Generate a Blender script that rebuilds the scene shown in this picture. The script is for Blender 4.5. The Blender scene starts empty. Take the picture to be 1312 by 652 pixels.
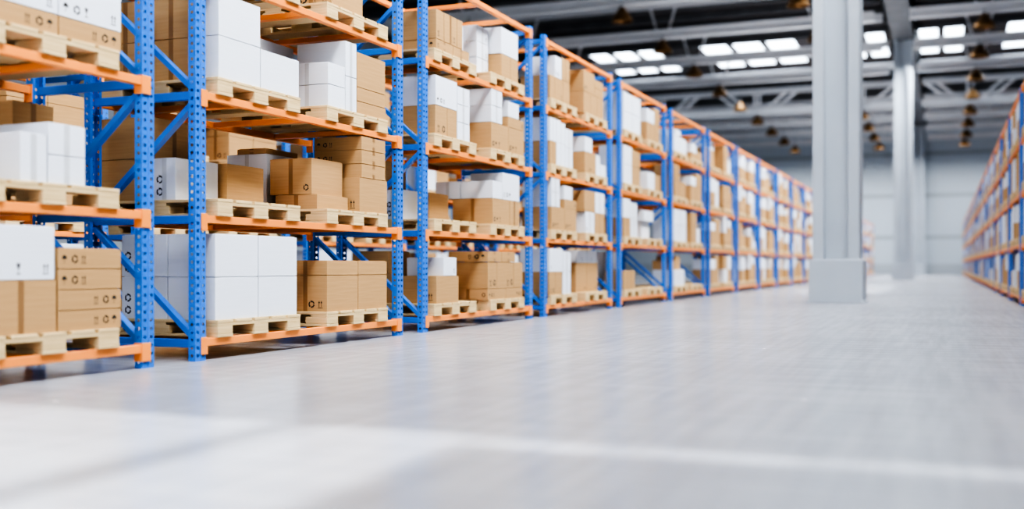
import bpy, bmesh, math, random
from mathutils import Vector, Matrix

# ------------------------------------------------------------------ basics
scene = bpy.context.scene
COL = scene.collection
SEEN_ONLY = None            # set of ids allowed (filled below)

# calibrated layout (metres): y runs down the aisle, x to the right, z up
CAM_H = 0.6134
YAW = 0.3877
F_PX = 1358.09
XL = -4.4346          # front plane of the left rack row
XR = 1.08             # front plane of the right rack row
XB = -7.77            # front plane of the row behind the left one
Y1 = 5.5072           # start of the first full bay
BAY = 2.803
PER = 3.1867
UPW = 0.102
LEVEL = 0.8
BEAM_TOP = 0.142
PAL_H = 0.114
PAL_TOP = BEAM_TOP + PAL_H
RACK_D = 0.92
P_OFF = (0.2, 1.53)
YEND = 80.6

def ystart(k):
    return Y1 + (k - 1) * PER

# ------------------------------------------------------------------ materials
def new_mat(name):
    m = bpy.data.materials.new(name)
    m.use_nodes = True
    nt = m.node_tree
    b = nt.nodes['Principled BSDF']
    return m, nt, b

def n(nt, t, **kw):
    nd = nt.nodes.new(t)
    for k, v in kw.items():
        setattr(nd, k, v)
    return nd

def noise_mat(name, c1, c2, scale=(8, 8, 8), rough=0.5, detail=3.0, bump=0.0, bscale=None, metallic=0.0, spec=0.5):
    m, nt, b = new_mat(name)
    tc = n(nt, 'ShaderNodeTexCoord')
    mp = n(nt, 'ShaderNodeMapping')
    mp.inputs['Scale'].default_value = scale
    nz = n(nt, 'ShaderNodeTexNoise')
    nz.inputs['Scale'].default_value = 1.0
    nz.inputs['Detail'].default_value = detail
    cr = n(nt, 'ShaderNodeValToRGB')
    cr.color_ramp.elements[0].position = 0.32
    cr.color_ramp.elements[1].position = 0.68
    cr.color_ramp.elements[0].color = (*c1, 1)
    cr.color_ramp.elements[1].color = (*c2, 1)
    L = nt.links
    L.new(tc.outputs['Object'], mp.inputs['Vector'])
    L.new(mp.outputs['Vector'], nz.inputs['Vector'])
    L.new(nz.outputs['Fac'], cr.inputs['Fac'])
    L.new(cr.outputs['Color'], b.inputs['Base Color'])
    b.inputs['Roughness'].default_value = rough
    b.inputs['Metallic'].default_value = metallic
    b.inputs['Specular IOR Level'].default_value = spec
    if bump:
        bp = n(nt, 'ShaderNodeBump')
        bp.inputs['Strength'].default_value = bump
        bp.inputs['Distance'].default_value = 0.004
        L.new(nz.outputs['Fac'], bp.inputs['Height'])
        L.new(bp.outputs['Normal'], b.inputs['Normal'])
    return m

M = {}
M['blue'] = noise_mat('blue_paint', (0.018, 0.195, 0.66), (0.022, 0.21, 0.70), (3, 3, 3), 0.42)
M['orange'] = noise_mat('orange_paint', (0.95, 0.315, 0.06), (0.98, 0.345, 0.07), (3, 3, 3), 0.42)
M['brown'] = noise_mat('brown_cardboard', (0.47, 0.285, 0.125), (0.52, 0.32, 0.145), (3, 3, 60), 0.78, bump=0.08, spec=0.25)
M['white'] = noise_mat('white_cardboard', (0.71, 0.735, 0.80), (0.73, 0.755, 0.82), (3, 3, 60), 0.7, bump=0.02, spec=0.25)
M['tape_b'] = noise_mat('brown_packing_tape', (0.27, 0.145, 0.055), (0.30, 0.165, 0.065), (5, 5, 5), 0.4)
M['tape_w'] = noise_mat('pale_packing_tape', (0.52, 0.53, 0.56), (0.58, 0.59, 0.62), (5, 5, 5), 0.4)
M['ink'] = noise_mat('black_print', (0.03, 0.026, 0.022), (0.045, 0.04, 0.035), (20, 20, 20), 0.7)
M['wood'] = noise_mat('pallet_pine', (0.62, 0.445, 0.225), (0.73, 0.555, 0.315), (2.5, 2.5, 55), 0.7, detail=5, bump=0.1, spec=0.3)
M['column'] = noise_mat('column_paint', (0.44, 0.49, 0.555), (0.48, 0.53, 0.595), (1.2, 1.2, 1.2), 0.5)
M['steel'] = noise_mat('truss_paint', (0.72, 0.73, 0.77), (0.78, 0.79, 0.83), (1.5, 1.5, 1.5), 0.5)
M['darksteel'] = noise_mat('dark_girder_paint', (0.10, 0.105, 0.115), (0.14, 0.145, 0.16), (1.5, 1.5, 1.5), 0.5)
M['deck'] = noise_mat('roof_deck', (0.035, 0.032, 0.034), (0.06, 0.052, 0.054), (0.7, 0.7, 0.7), 0.8)
M['bronze'] = noise_mat('bronze_lamp_metal', (0.16, 0.085, 0.028), (0.24, 0.135, 0.05), (4, 4, 4), 0.38, metallic=0.6)
M['black'] = noise_mat('black_rubber', (0.02, 0.02, 0.02), (0.03, 0.03, 0.03), (4, 4, 4), 0.6)

def wall_mat():
    m, nt, b = new_mat('wall_panels')
    L = nt.links
    tc = n(nt, 'ShaderNodeTexCoord')
    sp = n(nt, 'ShaderNodeSeparateXYZ')
    L.new(tc.outputs['Object'], sp.inputs[0])
    sub = n(nt, 'ShaderNodeMath', operation='SUBTRACT'); sub.inputs[1].default_value = 2.63 - 1.485
    L.new(sp.outputs['Z'], sub.inputs[0])
    dv = n(nt, 'ShaderNodeMath', operation='DIVIDE'); dv.inputs[1].default_value = 2.97
    L.new(sub.outputs[0], dv.inputs[0])
    fr = n(nt, 'ShaderNodeMath', operation='FRACT'); L.new(dv.outputs[0], fr.inputs[0])
    c = n(nt, 'ShaderNodeMath', operation='SUBTRACT'); c.inputs[1].default_value = 0.5
    L.new(fr.outputs[0], c.inputs[0])
    ab = n(nt, 'ShaderNodeMath', operation='ABSOLUTE'); L.new(c.outputs[0], ab.inputs[0])
    lt = n(nt, 'ShaderNodeMath', operation='LESS_THAN'); lt.inputs[1].default_value = 0.042
    L.new(ab.outputs[0], lt.inputs[0])
    nz = n(nt, 'ShaderNodeTexNoise'); nz.inputs['Scale'].default_value = 0.25
    L.new(tc.outputs['Object'], nz.inputs['Vector'])
    cr = n(nt, 'ShaderNodeValToRGB')
    cr.color_ramp.elements[0].color = (0.50, 0.56, 0.63, 1); cr.color_ramp.elements[1].color = (0.56, 0.62, 0.68, 1)
    L.new(nz.outputs['Fac'], cr.inputs['Fac'])
    mx = n(nt, 'ShaderNodeMix', data_type='RGBA')
    L.new(lt.outputs[0], mx.inputs['Factor'])
    L.new(cr.outputs['Color'], mx.inputs[6]); mx.inputs[7].default_value = (0.36, 0.40, 0.44, 1)
    L.new(mx.outputs[2], b.inputs['Base Color'])
    b.inputs['Roughness'].default_value = 0.6
    return m
M['wall'] = wall_mat()
M['dado'] = noise_mat('dado_concrete', (0.40, 0.44, 0.49), (0.44, 0.48, 0.52), (0.5, 0.5, 0.5), 0.6)

def floor_mat():
    m, nt, b = new_mat('epoxy_floor')
    L = nt.links
    tc = n(nt, 'ShaderNodeTexCoord')
    def nz(scale, detail, sc=1.0):
        mp = n(nt, 'ShaderNodeMapping'); mp.inputs['Scale'].default_value = scale
        t = n(nt, 'ShaderNodeTexNoise'); t.inputs['Scale'].default_value = sc; t.inputs['Detail'].default_value = detail
        L.new(tc.outputs['Object'], mp.inputs['Vector']); L.new(mp.outputs['Vector'], t.inputs['Vector'])
        return t
    a = nz((0.9, 14.0, 1), 4.0)      # fine streaks running across the aisle
    c = nz((14.0, 0.9, 1), 4.0)      # and along it
    d = nz((0.35, 0.35, 1), 3.0)
    mx = n(nt, 'ShaderNodeMix'); mx.inputs['Factor'].default_value = 0.5
    L.new(a.outputs['Fac'], mx.inputs[2]); L.new(c.outputs['Fac'], mx.inputs[3])
    mx2 = n(nt, 'ShaderNodeMix'); mx2.inputs['Factor'].default_value = 0.4
    L.new(mx.outputs[0], mx2.inputs[2]); L.new(d.outputs['Fac'], mx2.inputs[3])
    cr = n(nt, 'ShaderNodeValToRGB')
    cr.color_ramp.elements[0].position = 0.43; cr.color_ramp.elements[1].position = 0.57
    cr.color_ramp.elements[0].color = (0.29, 0.302, 0.34, 1); cr.color_ramp.elements[1].color = (0.355, 0.368, 0.405, 1)
    L.new(mx2.outputs[0], cr.inputs['Fac']); L.new(cr.outputs['Color'], b.inputs['Base Color'])
    rr = n(nt, 'ShaderNodeMapRange'); rr.inputs['To Min'].default_value = 0.19; rr.inputs['To Max'].default_value = 0.31
    L.new(mx.outputs[0], rr.inputs['Value']); L.new(rr.outputs[0], b.inputs['Roughness'])
    b.inputs['Specular IOR Level'].default_value = 0.5
    bp = n(nt, 'ShaderNodeBump'); bp.inputs['Strength'].default_value = 0.06; bp.inputs['Distance'].default_value = 0.01
    L.new(mx.outputs[0], bp.inputs['Height']); L.new(bp.outputs['Normal'], b.inputs['Normal'])
    return m
M['floor'] = floor_mat()

def pane_mat():
    m, nt, b = new_mat('skylight_glass')
    out = nt.nodes['Material Output']
    tr = n(nt, 'ShaderNodeBsdfTransparent'); tr.inputs['Color'].default_value = (0.94, 0.96, 0.98, 1)
    gl = n(nt, 'ShaderNodeBsdfGlossy'); gl.inputs['Roughness'].default_value = 0.05
    mx = n(nt, 'ShaderNodeMixShader'); mx.inputs['Fac'].default_value = 0.06
    nt.links.new(tr.outputs[0], mx.inputs[1]); nt.links.new(gl.outputs[0], mx.inputs[2])
    nt.links.new(mx.outputs[0], out.inputs['Surface'])
    return m
M['pane'] = pane_mat()

# ------------------------------------------------------------------ mesh helpers
class MB:
    """collects simple solids and builds one mesh"""
    def __init__(self):
        self.v = []; self.f = []; self.mi = []
    def quadset(self, vs, fs, mi=0):
        o = len(self.v)
        self.v += [tuple(p) for p in vs]
        self.f += [tuple(i + o for i in f) for f in fs]
        self.mi += [mi] * len(fs)
    def box(self, x0, x1, y0, y1, z0, z1, mi=0):
        vs = [(x0, y0, z0), (x1, y0, z0), (x1, y1, z0), (x0, y1, z0), (x0, y0, z1), (x1, y0, z1), (x1, y1, z1), (x0, y1, z1)]
        fs = [(0, 3, 2, 1), (4, 5, 6, 7), (0, 1, 5, 4), (1, 2, 6, 5), (2, 3, 7, 6), (3, 0, 4, 7)]
        self.quadset(vs, fs, mi)
    def bbox(self, x0, x1, y0, y1, z0, z1, b, mi=0):
        """box with chamfered edges"""
        bm = bmesh.new()
        bmesh.ops.create_cube(bm, size=1)
        for v in bm.verts:
            v.co = Vector(((x0 + x1) / 2 + v.co.x * (x1 - x0), (y0 + y1) / 2 + v.co.y * (y1 - y0), (z0 + z1) / 2 + v.co.z * (z1 - z0)))
        bmesh.ops.bevel(bm, geom=list(bm.edges), offset=b, segments=1, affect='EDGES')
        bm.verts.index_update()
        self.quadset([v.co for v in bm.verts], [[v.index for v in f.verts] for f in bm.faces], mi)
        bm.free()
    def bar(self, p, q, w, h, up=(0, 0, 1), mi=0):
        p = Vector(p); q = Vector(q); d = (q - p).normalized()
        s = d.cross(Vector(up)); s.normalize(); u = s.cross(d)
        s *= w / 2; u *= h / 2
        vs = [p - s - u, p + s - u, p + s + u, p - s + u, q - s - u, q + s - u, q + s + u, q - s + u]
        fs = [(0, 1, 2, 3), (7, 6, 5, 4), (0, 4, 5, 1), (1, 5, 6, 2), (2, 6, 7, 3), (3, 7, 4, 0)]
        self.quadset(vs, [tuple(reversed(f)) for f in fs], mi)
    def lathe(self, prof, seg=24, c=(0, 0, 0), mi=0):
        vs = []; fs = []
        for r, z in prof:
            for i in range(seg):
                a = 2 * math.pi * i / seg
                vs.append((c[0] + r * math.cos(a), c[1] + r * math.sin(a), c[2] + z))
        for j in range(len(prof) - 1):
            for i in range(seg):
                k = (i + 1) % seg
                fs.append((j * seg + i, j * seg + k, (j + 1) * seg + k, (j + 1) * seg + i))
        self.quadset(vs, fs, mi)
    def mesh(self, name, *mats):
        me = bpy.data.meshes.new(name)
        me.from_pydata(self.v, [], self.f)
        for m in mats:
            me.materials.append(m)
        me.polygons.foreach_set('material_index', self.mi)
        me.update()
        return me

def link(name, me, parent=None, loc=(0, 0, 0), rotz=0.0):
    o = bpy.data.objects.new(name, me)
    COL.objects.link(o)
    o.location = loc
    o.rotation_euler = (0, 0, rotz)
    if parent:
        o.parent = parent
    return o

def tag(o, label=None, cat=None, group=None, kind=None):
    if label: o['label'] = label
    if cat: o['category'] = cat
    if group: o['group'] = group
    if kind: o['kind'] = kind
    return o

def struct(name, me, label=None):
    o = link(name, me); o['kind'] = 'structure'
    if label: o['label'] = label
    return o

# ------------------------------------------------------------------ setting
XWL, XWR, YNEAR = -24.0, 9.5, -14.0
ROOF_Z = 11.0
mb = MB(); mb.box(XWL, XWR, YNEAR, YEND, -0.2, 0.0)
struct('floor', mb.mesh('floor', M['floor']), 'pale grey glossy epoxy warehouse floor')
mb = MB(); mb.box(XWL, XWR, YEND, YEND + 0.3, 0, ROOF_Z + 0.2)
struct('wall_back', mb.mesh('wall_back', M['wall']), 'light grey panelled far end wall')
mb = MB()                            # with an unseen opening added to let ambient light in
mb.box(XWL - 0.3, -8.0, YNEAR - 0.3, YNEAR, 0, ROOF_Z + 0.2); mb.box(4.5, XWR + 0.3, YNEAR - 0.3, YNEAR, 0, ROOF_Z + 0.2)
mb.box(-8.0, 4.5, YNEAR - 0.3, YNEAR, 6.8, ROOF_Z + 0.2)
struct('wall_front', mb.mesh('wall_front', M['wall']), 'light grey end wall behind the camera')
mb = MB(); mb.box(XWL, XWR, YEND - 0.12, YEND - 0.002, 0.0, 0.75)
struct('baseboard_back', mb.mesh('baseboard_back', M['dado']), 'low grey concrete kerb along the far wall')
mb = MB(); mb.box(XWL - 0.3, XWL, YNEAR, YEND + 0.3, 0, ROOF_Z + 0.2)
struct('wall_left', mb.mesh('wall_left', M['wall']), 'light grey side wall behind the racks')
mb = MB(); mb.box(XWR, XWR + 0.3, YNEAR, YEND + 0.3, 0, ROOF_Z + 0.2)
struct('wall_right', mb.mesh('wall_right', M['wall']), 'light grey side wall behind the right racks')

# sun: travels slightly towards -x and +y; roof openings sit where the light on the floor needs them
SUN_D = Vector((-0.20, 0.20, -1.0))
def opening(x0, x1, y0, y1):
    dx, dy = SUN_D.x * ROOF_Z, SUN_D.y * ROOF_Z
    return (x0 - dx, x1 - dx, y0 - dy, y1 - dy)
HOLES = []
# strips of daylight panes in the visible roof
for x0, x1 in ((-16.5, -12.8), (-11.0, -6.3), (-5.6, -2.4), (-1.2, 0.9), (2.4, 6.4)):
    nseg = 3 if x1 - x0 > 3 else 2
    for q in range(nseg):            # mullions split each strip
        a = x0 + (x1 - x0) * q / nseg + 0.14; b = x0 + (x1 - x0) * (q + 1) / nseg - 0.14
        HOLES.append((a, b, 50.0, 52.5)); HOLES.append((a, b, 53.0, 55.8))
# panes over the aisle nearer the camera
HOLES.append(opening(-4.6, -2.42, 0.6, 3.5))
HOLES.append(opening(-2.26, -1.53, 0.6, 3.5))
HOLES.append(opening(-1.50, -0.98, 3.28, 3.46))
HOLES.append(opening(-0.94, -0.36, 3.32, 3.47))
HOLES.append(opening(-0.32, 0.30, 3.36, 3.48))
HOLES.append(opening(-4.3, -1.35, 24.6, 29.2))
HOLES.append(opening(-4.3, -1.35, 29.8, 36.0))

def roof():
    xs = sorted(set([XWL, XWR] + [v for h in HOLES for v in h[:2]]))
    ys = sorted(set([YNEAR, YEND] + [v for h in HOLES for v in h[2:]]))
    mb = MB()
    for j in range(len(ys) - 1):
        run = None
        for i in range(len(xs) - 1):
            cx, cy = (xs[i] + xs[i + 1]) / 2, (ys[j] + ys[j + 1]) / 2
            hole = any(h[0] < cx < h[1] and h[2] < cy < h[3] for h in HOLES)
            if hole:
                if run is not None: mb.box(run, xs[i], ys[j], ys[j + 1], ROOF_Z, ROOF_Z + 0.06)
                run = None
            elif run is None:
                run = xs[i]
        if run is not None: mb.box(run, xs[-1], ys[j], ys[j + 1], ROOF_Z, ROOF_Z + 0.06)
    struct('ceiling', mb.mesh('ceiling', M['deck']), 'dark roof deck over the warehouse')
roof()
for i, hh in enumerate(HOLES):
    mb = MB(); mb.box(hh[0], hh[1], hh[2], hh[3], ROOF_Z + 0.02, ROOF_Z + 0.03)
    struct('window_%d' % (i + 1), mb.mesh('skylight', M['pane']), 'glass skylight pane in the roof')

# columns
COL_X = -1.68
COL_Y = (18.75, 49.3, 79.9)
def column_mesh(ymax):
    mb = MB()
    h = 0.435
    mb.bbox(-h, h, -h, h, 0.03, 0.72, 0.012)
    mb.bbox(-h - 0.03, h + 0.03, -h - 0.03, h + 0.03, 0, 0.035, 0.006)
    t = 0.185; hw = 0.375; dp = 0.40
    mb.bbox(-hw, -hw + t, -dp, dp, 0.70, 10.4, 0.008)
    mb.bbox(hw - t, hw, -dp, dp, 0.70, 10.4, 0.008)
    mb.box(-hw + t - 0.01, hw - t + 0.01, -0.22, 0.22, 0.70, 10.4)
    return mb.mesh('column', M['column'])
cme = column_mesh(0)
for i, y in enumerate(COL_Y):
    o = struct('column', cme, ('pale grey steel column on a square plinth in mid aisle',
                               'second pale grey column further down the aisle',
                               'last pale grey column against the far wall')[i])
    o.location = (COL_X, y, 0)
mb = MB()
mb.box(-2.2, -1.16, 8, YEND, 10.4, 10.46)
mb.box(-2.2, -2.12, 8, YEND, 10.4, 10.98); mb.box(-1.24, -1.16, 8, YEND, 10.4, 10.98)
struct('roof_girder', mb.mesh('roof_girder', M['darksteel']), 'dark girder running above the column line')

# roof trusses
TY0, TSP = 33.1, 5.34
NODES = [-15.1 - 5.44, -15.1, -9.67, -4.13, 1.21, 1.21 + 5.44]
def truss_mesh(webs, low=True):
    mb = MB()
    for x0, x1 in ((XWL, -2.25), (-1.1, XWR)):
        for zc, hh in (((9.17, 0.34), (10.30, 0.26)) if low else ((10.30, 0.26),)):            # I-section chords
            mb.box(x0, x1, -0.16, 0.16, zc - hh / 2, zc - hh / 2 + 0.05)
            mb.box(x0, x1, -0.16, 0.16, zc + hh / 2 - 0.05, zc + hh / 2)
            mb.box(x0, x1, -0.05, 0.05, zc - hh / 2, zc + hh / 2)
    for x in (NODES if webs else ()):
        for s in (-0.13, 0.13):
            mb.bar((x + s, 0, 9.2), (x + s, 0, 10.3), 0.10, 0.10, (0, 1, 0))
        for s in (-1, 1):
            for q in (0.0, 0.55):
                a = x + s * (0.42 + q); b = x + s * (1.65 + q)
                mb.bar((a, 0, 9.25), (b, 0, 10.25), 0.13, 0.12, (0, 1, 0))
    if not webs and low:                     # the plain ones only have short hangers at the nodes
        for x in NODES:
            for s in (-0.22, 0.22):
                mb.bar((x + s, 0, 9.3), (x + s * 2.2, 0, 10.2), 0.07, 0.07, (0, 1, 0))
    return mb.mesh('roof_truss', M['steel'])
tme = truss_mesh(True); tme2 = truss_mesh(False); tme3 = truss_mesh(False, False)
for i in range(-3, 9):
    o = struct('roof_truss', tme if i == 5 else (tme3 if i == 4 else tme2), 'grey steel roof truss across the hall')
    o.location = (0, TY0 + TSP * i, 0)
mb = MB()
y = 20.0
while y < YEND:
    if not (49.6 < y < 56.0):
        mb.box(XWL, XWR, y - 0.06, y + 0.06, 10.72, 10.98)
    y += 1.78
struct('roof_purlins', mb.mesh('roof_purlins', M['darksteel']), 'dark purlins under the roof deck')

# high-bay lamps
def lamp_meshes():
    a = MB()
    a.lathe([(0.05, 0.44), (0.11, 0.43), (0.15, 0.36), (0.20, 0.30), (0.29, 0.18), (0.345, 0.05), (0.35, 0.0), (0.335, 0.0),
             (0.33, 0.05), (0.275, 0.17), (0.19, 0.28), (0.0, 0.30)], 28)
    b = MB(); b.lathe([(0.0, 0.60), (0.075, 0.60), (0.075, 0.43), (0.0, 0.43)], 16); b.lathe([(0.018, 0.9), (0.018, 0.6)], 8)
    return a.mesh('shade', M['bronze']), b.mesh('hanger', M['darksteel'])
lsh, lhg = lamp_meshes()
ROWN = {-15.1: 'far left lamp row', -9.67: 'row over the left racks', -4.13: 'row left of the columns', 1.21: 'row right of the columns'}
ORD = ['nearest', 'second', 'third', 'fourth', 'fifth', 'sixth', 'seventh', 'eighth', 'ninth', 'tenth', 'eleventh', 'twelfth', 'thirteenth',
       'fourteenth', 'fifteenth', 'sixteenth', 'seventeenth', 'eighteenth', 'nineteenth', 'twentieth', 'twenty-first', 'twenty-second']
ORD1 = ['first'] + ORD[1:]
LAMP_SKIP = set()
for x in (-15.1, -9.67, -4.13, 1.21):
    for i in range(9):
        if (x, i) in LAMP_SKIP: continue
        r = bpy.data.objects.new('high_bay_lamp', None); COL.objects.link(r)
        r.location = (x, TY0 + TSP * i, 8.5)
        last = ORD[8 - i] if i < 8 else 'closest'
        tag(r, 'bronze dome lamp, %s %s' % ('nearest the far wall in the' if i == 8 else '%s from the far wall in the' % ORD[8 - i], ROWN[x]), 'lamp', 'high bay lamps')
        link('lamp_shade', lsh, r); link('hanger', lhg, r)

# ------------------------------------------------------------------ racks
def upright_mesh():
    """perforated C-section: x in [-.055,0], y in [0,UPW]"""
    mb = MB()
    H = 3.385; P = 0.05; D = 0.055
    NA = 16
    def strip(o, du, width, z0, z1):
        """strip of sheet from o along unit du, width, with one column of holes"""
        o = Vector(o); du = Vector(du)
        z = z0
        def pt(a, zz): return o + du * a + Vector((0, 0, zz))
        mb.quadset([pt(0, 0), pt(width, 0), pt(width, z0), pt(0, z0)], [(0, 1, 2, 3)])
        while z + P <= z1 + 1e-6:
            ou = []; inn = []
            for i in range(NA):
                # angles chosen so that corners of the cell are hit
                t = 2 * math.pi * i / NA + math.pi / 4
                c, s = math.cos(t), math.sin(t)
                k = 1 / max(abs(c), abs(s))
                ou.append(pt(width / 2 + c * k * width / 2, z + P / 2 + s * k * P / 2))
                inn.append(pt(width / 2 + c * 0.0112, z + P / 2 + s * 0.0112))
            fs = [(i, (i + 1) % NA, NA + (i + 1) % NA, NA + i) for i in range(NA)]
            mb.quadset(ou + inn, fs)
            z += P
        mb.quadset([pt(0, z), pt(width, z), pt(width, H), pt(0, H)], [(0, 1, 2, 3)])
    W = UPW; g = 0.004
    strip((0, 0, 0), (0, 1, 0), W / 2 - g, 0.012, H - 0.02)
    strip((0, W / 2 + g, 0), (0, 1, 0), W / 2 - g, 0.012, H - 0.02)
    # centre groove
    for a, b in (((0, W / 2 - g), (-0.005, W / 2)), ((-0.005, W / 2), (0, W / 2 + g))):
        mb.quadset([(a[0], a[1], 0), (b[0], b[1], 0), (b[0], b[1], H), (a[0], a[1], H)], [(0, 1, 2, 3)])
    strip((-D, 0, 0), (1, 0, 0), D, 0.012, H - 0.02)
    strip((-D, W, 0), (1, 0, 0), D, 0.012, H - 0.02)
    for y0, y1 in ((0, 0.022), (W - 0.022, W)):
        mb.quadset([(-D, y0, 0), (-D, y1, 0), (-D, y1, H), (-D, y0, H)], [(0, 1, 2, 3)])
    return mb
UP_MB = upright_mesh() if not globals().get('NOFILT') else MB()
if globals().get('NOFILT'): UP_MB.box(-.055, 0, 0, UPW, 0, 3.385)
UP_ME = UP_MB.mesh('upright', M['blue'])

def upright_simple(mb, x0, x1, y0):
    mb.box(x0, x1, y0, y0 + UPW, 0, 3.385, 0)

def brace_parts():
    """list of (name, builder) in local frame y centre 0"""
    out = []
    for i in range(5):
        z = 0.112 + LEVEL * i
        b = MB(); b.bbox(-RACK_D + 0.05, -0.05, -0.018, 0.018, z - 0.027, z + 0.027, 0.004)
        out.append(('horizontal_brace', b))
    for i in range(4):
        za, zb = 0.155 + LEVEL * i, 0.112 + LEVEL * (i + 1) - 0.05
        xf, xr = -0.05, -RACK_D + 0.05
        p, q = ((xf, 0, za), (xr, 0, zb)) if i % 2 == 0 else ((xf, 0, zb), (xr, 0, za))
        b = MB(); b.bar(p, q, 0.034, 0.052, (0, 1, 0))
        # bar() uses up=y: width across z-x plane is 0.034, thickness 0.03 along y
        out.append(('diagonal_brace', b))
    return out
BR = brace_parts()
BR_ME = [(nm, b.mesh(nm, M['blue'])) for nm, b in BR]

def beam_mb(front):
    b = MB(); y0, y1 = UPW + 0.004, BAY - UPW - 0.004
    z0, z1 = BEAM_TOP - 0.05, BEAM_TOP
    x0, x1 = (-0.045, 0.003) if front else (-RACK_D - 0.003, -RACK_D + 0.045)
    b.bbox(x0, x1, y0, y1, z0, z1, 0.003)
    return b
def conn_mb(front, near):
    b = MB(); z0, z1 = 0.041, 0.152
    sx = 1 if front else -1
    xf = 0.0 if front else -RACK_D
    def X(a, c):
        a, c = xf + sx * a, xf + sx * c
        return (min(a, c), max(a, c))
    if near:
        b.bbox(*X(0.001, 0.010), 0.052, UPW + 0.010, z0, z1, 0.002); b.box(*X(-0.054, 0.008), UPW + 0.001, UPW + 0.008, z0, z1)
    else:
        b.bbox(*X(0.001, 0.010), BAY - UPW - 0.010, BAY - 0.036, z0, z1, 0.002); b.box(*X(-0.054, 0.008), BAY - UPW - 0.008, BAY - UPW - 0.001, z0, z1)
    return b
def xbar_mb(y):
    b = MB(); b.bbox(-RACK_D + 0.046, -0.046, y - 0.03, y + 0.03, BEAM_TOP - 0.044, BEAM_TOP - 0.004, 0.003); return b
BEAMS = {f: beam_mb(f) for f in (True, False)}
CONNS = {(f, e): conn_mb(f, e) for f in (True, False) for e in (True, False)}
XBARS = [xbar_mb(y) for y in (0.52, 1.33, 2.14)]
BEAM_ME = {k: b.mesh('beam', M['orange']) for k, b in BEAMS.items()}
CONN_ME = {k: b.mesh('beam_connector', M['orange']) for k, b in CONNS.items()}
XBAR_ME = [b.mesh('support_bar', M['orange']) for b in XBARS]

def merge(dst, src, off=(0, 0, 0), mi=0, rot=False):
    if rot: vs = [(off[0] - v[0], off[1] - v[1], off[2] + v[2]) for v in src.v]
    else: vs = [(off[0] + v[0], off[1] + v[1], off[2] + v[2]) for v in src.v]
    dst.quadset(vs, src.f, mi)

def whole_rack_mesh():
    mb = MB()
    for y0 in (0, BAY - UPW):
        merge(mb, UP_MB, (0, y0, 0)); merge(mb, UP_MB, (-RACK_D, y0 + UPW, 0), 0, True)
        for nm, b in BR: merge(mb, b, (0, y0 + UPW / 2, 0))
    for i in range(5):
        for f in (True, False):
            merge(mb, BEAMS[f], (0, 0, LEVEL * i), 1)
            for e in (True, False): merge(mb, CONNS[(f, e)], (0, 0, LEVEL * i), 1)
        for b in XBARS: merge(mb, b, (0, 0, LEVEL * i), 1)
    return mb.mesh('storage_rack', M['blue'], M['orange'])
WHOLE = whole_rack_mesh()

def rack(row, k, label, detail):
    if row == 'R': loc, rz = (XR, ystart(k) + BAY, 0), math.pi
    else: loc, rz = ((XL if row == 'L' else XB), ystart(k), 0), 0.0
    if not detail:
        o = link('storage_rack', WHOLE, None, loc, rz)
        return tag(o, label, 'rack', GROUPS[row])
    r = bpy.data.objects.new('storage_rack', None); COL.objects.link(r)
    r.location = loc; r.rotation_euler = (0, 0, rz)
    tag(r, label, 'rack', GROUPS[row])
    for y0 in (0, BAY - UPW):
        link('upright', UP_ME, r, (0, y0, 0))
        link('upright', UP_ME, r, (-RACK_D, y0 + UPW, 0), math.pi)
        for nm, me in BR_ME: link(nm, me, r, (0, y0 + UPW / 2, 0))
    for i in range(5):
        for f in (True, False):
            bo = link('beam', BEAM_ME[f], r, (0, 0, LEVEL * i))
            for e in (True, False): link('beam_connector', CONN_ME[(f, e)], bo)
        for me in XBAR_ME: link('support_bar', me, r, (0, 0, LEVEL * i))
    return r
GROUPS = {'L': 'rack bays along the left of the aisle', 'R': 'rack bays along the right of the aisle', 'B': 'rack bays in the row behind the left racks'}

# ------------------------------------------------------------------ pallets
PW, PD = 0.965, 1.0          # along the aisle, across the rack
def pallet_parts():
    deck = MB(); skids = []
    # local: x from 0.02 back to -0.98, y 0..PW, z 0..PAL_H
    xa, xb = -PD + 0.02, 0.02
    zt = PAL_H
    for y0, y1 in ((0, .163), (.197, .373), (.405, .57), (.602, .775), (.802, PW)):
        deck.bbox(xa, xb, y0, y1, zt - 0.02, zt, 0.002)
    for x0, x1 in ((xb - 0.15, xb - 0.002), (-0.555, -0.405), (xa + 0.002, xa + 0.15)):
        deck.box(x0, x1, 0.002, PW - 0.002, zt - 0.04, zt - 0.0202)
    for y0, y1 in ((0, .163), (.40, .565), (.80, PW)):
        s = MB()
        s.bbox(xa, xb, y0, y1, 0, 0.02, 0.002)
        for x0, x1 in ((xb - 0.2, xb - 0.001), (-0.58, -0.38), (xa + 0.001, xa + 0.2)):
            s.bbox(x0, x1, y0 + 0.002, y1 - 0.002, 0.0202, zt - 0.0402, 0.003)
        skids.append(s)
    return deck, skids
PDK, PSK = pallet_parts()
PDK_ME = PDK.mesh('deck', M['wood']); PSK_ME = [s.mesh('skid', M['wood']) for s in PSK]
pw = MB(); merge(pw, PDK)
for s in PSK: merge(pw, s)
PAL_ME = pw.mesh('wooden_pallet', M['wood'])

SHELF = ['bottom shelf', 'second shelf', 'third shelf', 'top shelf']
def rack_phrase(row, k):
    if row == 'L':
        if k == 0: return 'cropped rack at the left edge'
        return '%s full rack on the left' % ORD1[k - 1]
    if row == 'R': return '%s rack on the right' % ORD1[k - 5] if k > 4 else 'cropped rack at the right edge'
    return '%s rack of the back row' % ORD1[k]

def row_xf(row): return {'L': XL, 'R': XR, 'B': XB}[row]
PALLETS = []          # (key, row,k,l,p)
BOXES = []            # dicts

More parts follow.
